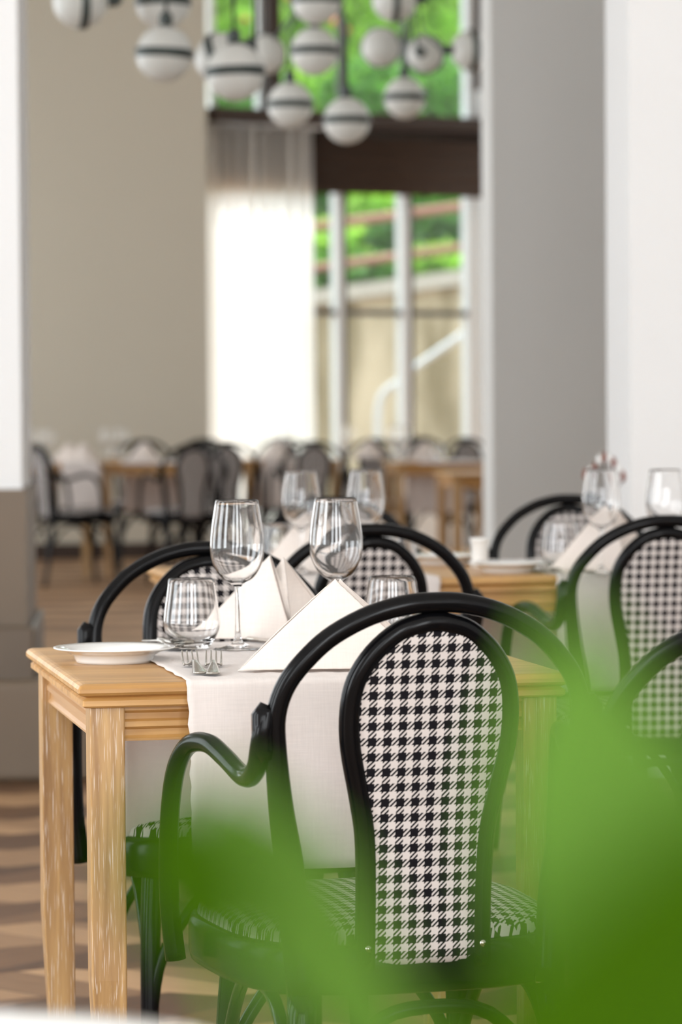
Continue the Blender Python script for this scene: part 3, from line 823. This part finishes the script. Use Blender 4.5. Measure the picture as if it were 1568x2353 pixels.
def W(kind, px, py, label, z=TR, rz=0, **k):
    fn, cat = {'wine': (wine_glass, 'wine glass'), 'tumbler': (tumbler, 'glass'), 'bread': (bread_plate, 'plate'), 'dinner': (dinner_plate, 'plate'),
               'cup': (cup, 'pot'), 'fork': (fork, 'fork'), 'knife': (knife, 'knife'), 'spoon': (spoon, 'spoon'), 'napkin': (napkin, 'napkin'), 'tent': (lambda: napkin(tent=True), 'napkin')}[kind]
    p = on(px, py, z); return ware(kind, fn, p.x, p.y, z, rz, label, cat, **k)
# near table
W('bread', 263, 1521, 'white bread plate at the bare oak corner of the near table', z=TT)
W('wine', 547, 1491, 'wine glass standing left, before the far napkin on the near table')
W('tumbler', 441, 1489, 'stemless tumbler beside the bread plate on the near table')
W('fork', 461, 1551, 'left fork of the pair lying on the cream runner', rz=R(7))
W('fork', 490, 1552, 'right fork of the pair lying on the cream runner', rz=R(2))
W('tent', 772, 1537, 'folded ivory napkin nearest us, behind the foreground armchair', rz=R(3))
W('napkin', 622, 1468, 'folded ivory napkin with a shaded fold on the far side of the near table', rz=R(-8))
W('wine', 774, 1480, 'wine glass rising behind the nearest napkin')
W('tumbler', 902, 1483, 'stemless tumbler right of the nearest napkin, behind the black hoop')
W('knife', 372, 1474, 'table knife lying left behind the tumbler', rz=R(196))
W('spoon', 338, 1476, 'table spoon lying at the left end of the far setting', rz=R(196))
W('knife', 508, 1466, 'table knife lying below the far napkin', rz=R(214))

# middle table
W('wine', 693, 1318, 'wine glass on the middle table, left one above the black hoop')
W('wine', 842, 1314, 'wine glass on the middle table, between the near glass and the black chair hoop')
W('tumbler', 633, 1312, 'stemless tumbler on the middle table left of its wine glasses')
W('tumbler', 912, 1330, 'stemless tumbler on the middle table seen inside the chair hoop')
W('napkin', 705, 1314, 'folded ivory napkin on the left of the middle table behind the wine glass', rz=R(10))
W('bread', 1020, 1297, 'white bread plate behind the white pot on the middle table', z=TT)
W('bread', 1168, 1315, 'white bread plate in front of the white pot on the middle table', z=TT)
W('cup', 1103, 1303, 'small white porcelain pot between two bread plates', z=TT)
W('tumbler', 1290, 1306, 'stemless tumbler before the armchair that faces us at the grey wall')
W('wine', 1383, 1318, 'wine glass on the middle table before the edge of the white pillar')
W('wine', 1530, 1322, 'wine glass on the middle table close to the right edge against white wall')
W('napkin', 1395, 1311, 'folded ivory napkin behind the glasses on the right of the middle table', rz=R(0), scale=1.1)
W('fork', 1310, 1322, 'fork beside the tumbler on the right runner of the middle table', rz=R(12))

# white plate on a table close to the camera, bottom left corner
NT = Matrix.Translation((-.72, 1.12, 0)) @ Matrix.Rotation(R(3), 4, 'Z')
t3 = copy_tree(table0); t3.matrix_world = NT; tag(t3, 'oak table just below the frame carrying the blurred white plate', 'table')
ware('dinner', dinner_plate, -.205, 1.672, TT, 0, 'large white plate, blurred, in the bottom left corner', 'plate', scale=1.3)

# ------------------------------------------------------------------ far dining group
FZ = 21.5
kf = F_PX/FZ
def fx(px): return at(px, 1000, FZ).x
far_t = []
def far_table(x, y, rz, label):
    t = copy_tree(table0); t.location = (x, y, 0); t.rotation_euler = (0, 0, rz); tag(t, label, 'table'); return t
far_table(at(232, 1050, 21.3).x, 21.2, R(3), 'far oak table at the left before the beige wall')
far_table(at(560, 1050, 22).x, 21.9, R(11), 'far oak table in the middle below the white curtain')
far_table(at(905, 1050, 20.8).x, 20.6, R(6), 'far oak table at the right before the window')
far_table(at(1036, 1085, 17.2).x, 17.2, R(6), 'oak table half hidden behind the grey wall, nearer than the window')
far_table(at(-30, 1050, 21).x, 20.95, R(3), 'far oak table mostly hidden by the left pillar')
def far_runner(px, Y, D0, label, seed, u0, u1, rz=R(3), zf=.741):
    o = make_runner(u0, u1, TD, seed=seed, z_front=zf); o.location = (at(px, 1050, Y).x, D0, 0); o.rotation_euler = (0, 0, rz); return tag(o, label, 'table runner')
far_runner(232, 21.3, 21.2, 'cream runner on the far left table, hanging in shade', 11, .14, .54)
far_runner(560, 22, 21.9, 'cream runner on the far middle table', 12, .14, .54, R(11), zf=.42)
far_runner(905, 20.8, 20.6, 'cream runner on the far right table, hanging in shade', 13, .16, .56, R(6))
far_runner(-10, 21, 20.95, 'cream runner on the table by the left pillar', 14, .02, .38)
FC = [(82, 20.3, -62, 'far armchair seen side-on next to the left pillar'),
      (330, 22.55, 184, 'far armchair behind the left table, before the beige wall'),
      (470, 22.85, 186, 'far armchair whose hoop meets the corner of the beige wall'),
      (520, 20.75, 8, 'far armchair with its back to us below the curtain, left of the pair'),
      (446, 20.05, 18, 'far armchair half behind another, left of the white curtain'),
      (722, 20.7, 6, 'far armchair with its back to us above the left wine glass'),
      (650, 23.3, 186, 'far armchair facing us below the right edge of the curtain'),
      (860, 22.0, 186, 'far armchair facing us under the middle window bar'),
      (968, 22.8, 190, 'far armchair behind the right table at the window'),
      (1070, 22.2, 200, 'far armchair at the right, next to the grey wall end')]
for px, Y, ph, lab in FC:
    place_chair(at(px, 1000, Y).x, Y, R(ph), lab, 'dining chairs at the far tables')
def FW(kind, px, Y, label, z=TR, rz=0):
    p = at(px, 1040, Y)
    fn, cat = {'wine': (wine_glass, 'wine glass'), 'napkin': (napkin, 'napkin'), 'tumbler': (tumbler, 'glass')}[kind]
    g = {'wine': 'wine glasses on the far tables', 'napkin': 'napkins on the far tables', 'tumbler': 'tumblers on the far tables'}[kind]
    ware(kind, fn, p.x, Y, z, rz, label, cat, group=g)
FW('wine', 82, 21.2, 'far wine glass next to the left pillar')
FW('wine', 112, 21.35, 'far wine glass second from the left pillar')
FW('napkin', 158, 21.3, 'far napkin left of the oak table corner')
FW('napkin', 190, 21.2, 'bright far napkin above the draped chair at the left')
FW('wine', 243, 21.5, 'far wine glass at the left corner of the left oak table')
FW('wine', 280, 21.7, 'far wine glass before the beige wall, near a black hoop')
FW('tumbler', 262, 21.4, 'far tumbler between two glasses on the left oak table')
FW('napkin', 330, 21.6, 'far pink shaded napkin on the left oak table')
FW('wine', 650, 21.9, 'far wine glass below the right edge of the curtain')
FW('napkin', 632, 21.8, 'far napkin between two armchairs below the curtain')
FW('wine', 800, 22.1, 'far wine glass under the left window bar')
FW('napkin', 848, 21.9, 'far napkin in front of the middle window bar')
FW('wine', 905, 20.9, 'far wine glass at the corner of the right oak table')
FW('wine', 928, 21.1, 'far wine glass by the right oak table, second from its corner')
FW('tumbler', 915, 20.8, 'far tumbler at the front of the right oak table')
FW('napkin', 975, 21.0, 'far napkin standing on the right oak table')
FW('tumbler', 1005, 20.8, 'far tumbler right of the napkin on the right oak table')
# white cloth hanging over the far left armchair's table side
far_runner(-10, 21, 20.95, 'white cloth hanging beside the far left armchair', 15, .42, .665, zf=.47)

# ------------------------------------------------------------------ globe chandeliers
def sphere_prof(r, n=16, cut=0): return [(r*math.sin(math.pi*i/n), -r*math.cos(math.pi*i/n)) for i in range(n + 1)]
def axis_rot(d):
    return Vector(d).normalized().to_track_quat('Z', 'Y').to_euler()
def chandelier(name, c, balls, label):
    """c: hanging point on the ceiling; balls: (px, py, Y, radius, axis)"""
    root = empty(name, c, 0, label, 'chandelier')
    C = Vector(c); frame = MB(); zb = 2.62
    frame.tube([(0, 0, 0), (0, 0, zb + .5 - C.z)], .014, 10); frame.lathe([(0, 0), (.07, 0), (.07, -.03), (0, -.04)], 24)
    hub = Vector((0, 0, zb + .5 - C.z)); ring = []
    for px, py, Y, r, ax in balls:
        p = at(px, py, Y) - C
        ax = Vector(ax).normalized()
        top = p + ax*(r + .05)
        zarm = zb + .12 - C.z
        if py < 30: zarm = max(zarm, p.z + r + .2)
        frame.tube([hub, (top.x*.3, top.y*.3, zarm + .1), (top.x, top.y, zarm), (top.x, top.y, max(top.z, p.z + r*.3) if abs(ax.z) > .5 else p.z), tuple(top) if abs(ax.z) > .5 else (top.x, top.y, p.z)], .0065, 8)
        g = MB().lathe(sphere_prof(r), 32).build('globe', M_OPAL, root, loc=p); g.rotation_euler = axis_rot(ax)
        b = MB(); bp = [(r*.985, -.016), (r + .004, -.015), (r + .004, .015), (r*.985, .016)]
        b.lathe(bp, 32).build('band', M_DMET, g)
        MB().lathe([(0, r*.96), (.024, r*.97), (.024, r + .035), (.012, r + .05), (0, r + .05)], 16).build('socket', M_DMET, g)
    frame.build('frame', M_DMET, root)
    return root
V = (0, 0, 1)
chandelier('globe_chandelier', (at(330, 0, 11.6).x, 11.6, 5.3),
  [(185, 2, 11.9, .100, (1, .3, .05)), (375, 5, 12.0, .100, V), (378, 124, 11.6, .100, (.05, 0, 1)), (508, 135, 12.0, .095, (.9, -.3, .4)), (541, 166, 11.3, .100, (-.03, 0, 1))],
  'near globe chandelier of white balls with dark bands, left of the window')
chandelier('globe_chandelier', (at(720, 0, 13.9).x, 13.9, 5.3),
  [(611, 126, 14.8, .091, (0, 1, .1)), (723, 118, 13.8, .101, V), (727, 0, 13.6, .102, V), (667, 241, 14.1, .098, V), (797, 277, 13.9, .099, V)],
  'middle globe chandelier with the lowest white ball before the dark beam')
chandelier('globe_chandelier', (at(950, 0, 15.2).x, 15.2, 5.3),
  [(907, 0, 15.0, .102, (1, .1, .02)), (876, 109, 15.4, .094, (0, 1, .1)), (978, 125, 15.2, .088, (-.25, -.95, 0)), (930, 225, 15.2, .096, V), (1082, 116, 15.0, .092, (-1, -.3, 0))],
  'right globe chandelier of white balls beside the grey wall')

# reddish twig sprig standing behind the wine glass by the pillar
root = empty('twig_sprig', (at(1390, 1200, 8.6).x, 8.6, 0), 0, 'sprig of red brown leaves and white tips behind the right wine glass', 'plant')
p0 = root.location; tv = MB(); tl = MB(); tw_ = MB()
for i in range(9):
    tip = at(1345 + 11*i, 1045 + 13*abs(i - 4) + random.uniform(-8, 8), 8.6) - Vector((p0.x, 8.6, 0))
    tv.tube([(0, 0, .80), (tip.x*.5, .01*i - .04, tip.z - .06), tuple(tip)], .0018, 6)
    mm = tl if i % 2 == 0 else tw_
    mm.lathe([(0, -.018), (.007, -.004), (.006, .008), (0, .02)], 8, tip)
MB().lathe([(0, .0), (.09, 0), (.085, .03), (.03, .05), (.025, .70), (.05, .74), (.055, .84), (.05, .84), (.045, .78), (0, .76)], 24).build('stand', M_PORC, root)
tv.build('twig', M_BROWN, root); tl.build('leaf', M_RED, root); tw_.build('blossom', M_PORC, root)

# ------------------------------------------------------------------ foreground plant
def leaf_mesh(pts_c, widths, nrm, curl=.15, nseg=26, nw=10):
    """blade along a centreline; nrm: the side the face looks to"""
    c = spline([tuple(p) for p in pts_c], max(2, nseg//(len(pts_c)-1))); w_ = spline([(x,) for x in widths], max(2, nseg//(len(widths)-1)))
    m = MB(); vs = []; fs = []; N = len(c); nrm = Vector(nrm).normalized()
    for i in range(N):
        p = Vector(c[i]); t = (Vector(c[min(i+1, N-1)]) - Vector(c[max(i-1, 0)])).normalized(); s = t.cross(nrm).normalized()
        k = min(i, len(w_)-1); hw = max(.0003, w_[k][0])
        for j in range(nw + 1):
            u = -1 + 2*j/nw; vs.append(p + s*hw*u + nrm*hw*curl*(abs(u)**1.5 - .3))
    for i in range(N - 1):
        for j in range(nw): b = i*(nw+1) + j; fs.append((b, b+1, b+nw+2, b+nw+1))
    return m.add(vs, fs)
PL = at(1200, 2600, .62); PL = Vector((PL.x, PL.y, 0))
plant = empty('potted_plant', (PL.x, PL.y, 0), 0, 'broad leaved green plant close to the camera, blurred across the lower right', 'plant')
MB().lathe([(0, 0), (.10, 0), (.13, .02), (.15, .30), (.16, .31), (.16, .34), (.145, .34), (.14, .31), (0, .29)], 40).build('pot', M_POT, plant)
MB().lathe([(0, .300), (.14, .298), (.138, .29)], 32).build('soil', M_SOIL, plant)
def lf(name, pix, wpx, Y, mat, nrm=(0, -1, .25), Yt=None):
    ys = [Y + ((Yt or Y) - Y)*i/(len(pix)-1) for i in range(len(pix))]
    pts = [at(x, y, yy) - PL for (x, y), yy in zip(pix, ys)]
    ws = [wv*yy/F_PX for wv, yy in zip(wpx, ys)]
    o = leaf_mesh(pts, ws, nrm).build(name, mat, plant)
    md = o.modifiers.new('thickness', 'SOLIDIFY'); md.thickness = .0003
    st = MB(); b = Vector(pts[0]); st.tube(spline([(0, 0, .29), (b.x*.4, b.y*.4, .6), (b.x*.9, b.y*.9, b.z - .06), tuple(b)], 6), .0016, 8)
    st.build('stem', M_STEMG, plant)
lf('leaf', [(980, 2500), (850, 2340), (725, 2150), (615, 1980), (490, 1780)], [60, 115, 150, 145, 20], .54, M_LEAF_LIT)
lf('leaf', [(530, 2200), (475, 2100), (432, 1990), (402, 1900), (380, 1780)], [60, 125, 140, 110, 12], .51, M_LEAF_SHADED)
lf('leaf', [(1500, 2560), (1480, 2250), (1440, 2000), (1360, 1750), (1300, 1400)], [150, 290, 310, 230, 30], .47, M_LEAF_LIT)
lf('leaf', [(1080, 2790), (1300, 2650), (1640, 2360), (1920, 2060), (2080, 1730)], [300, 380, 390, 330, 50], .44, M_LEAF_SHADED)
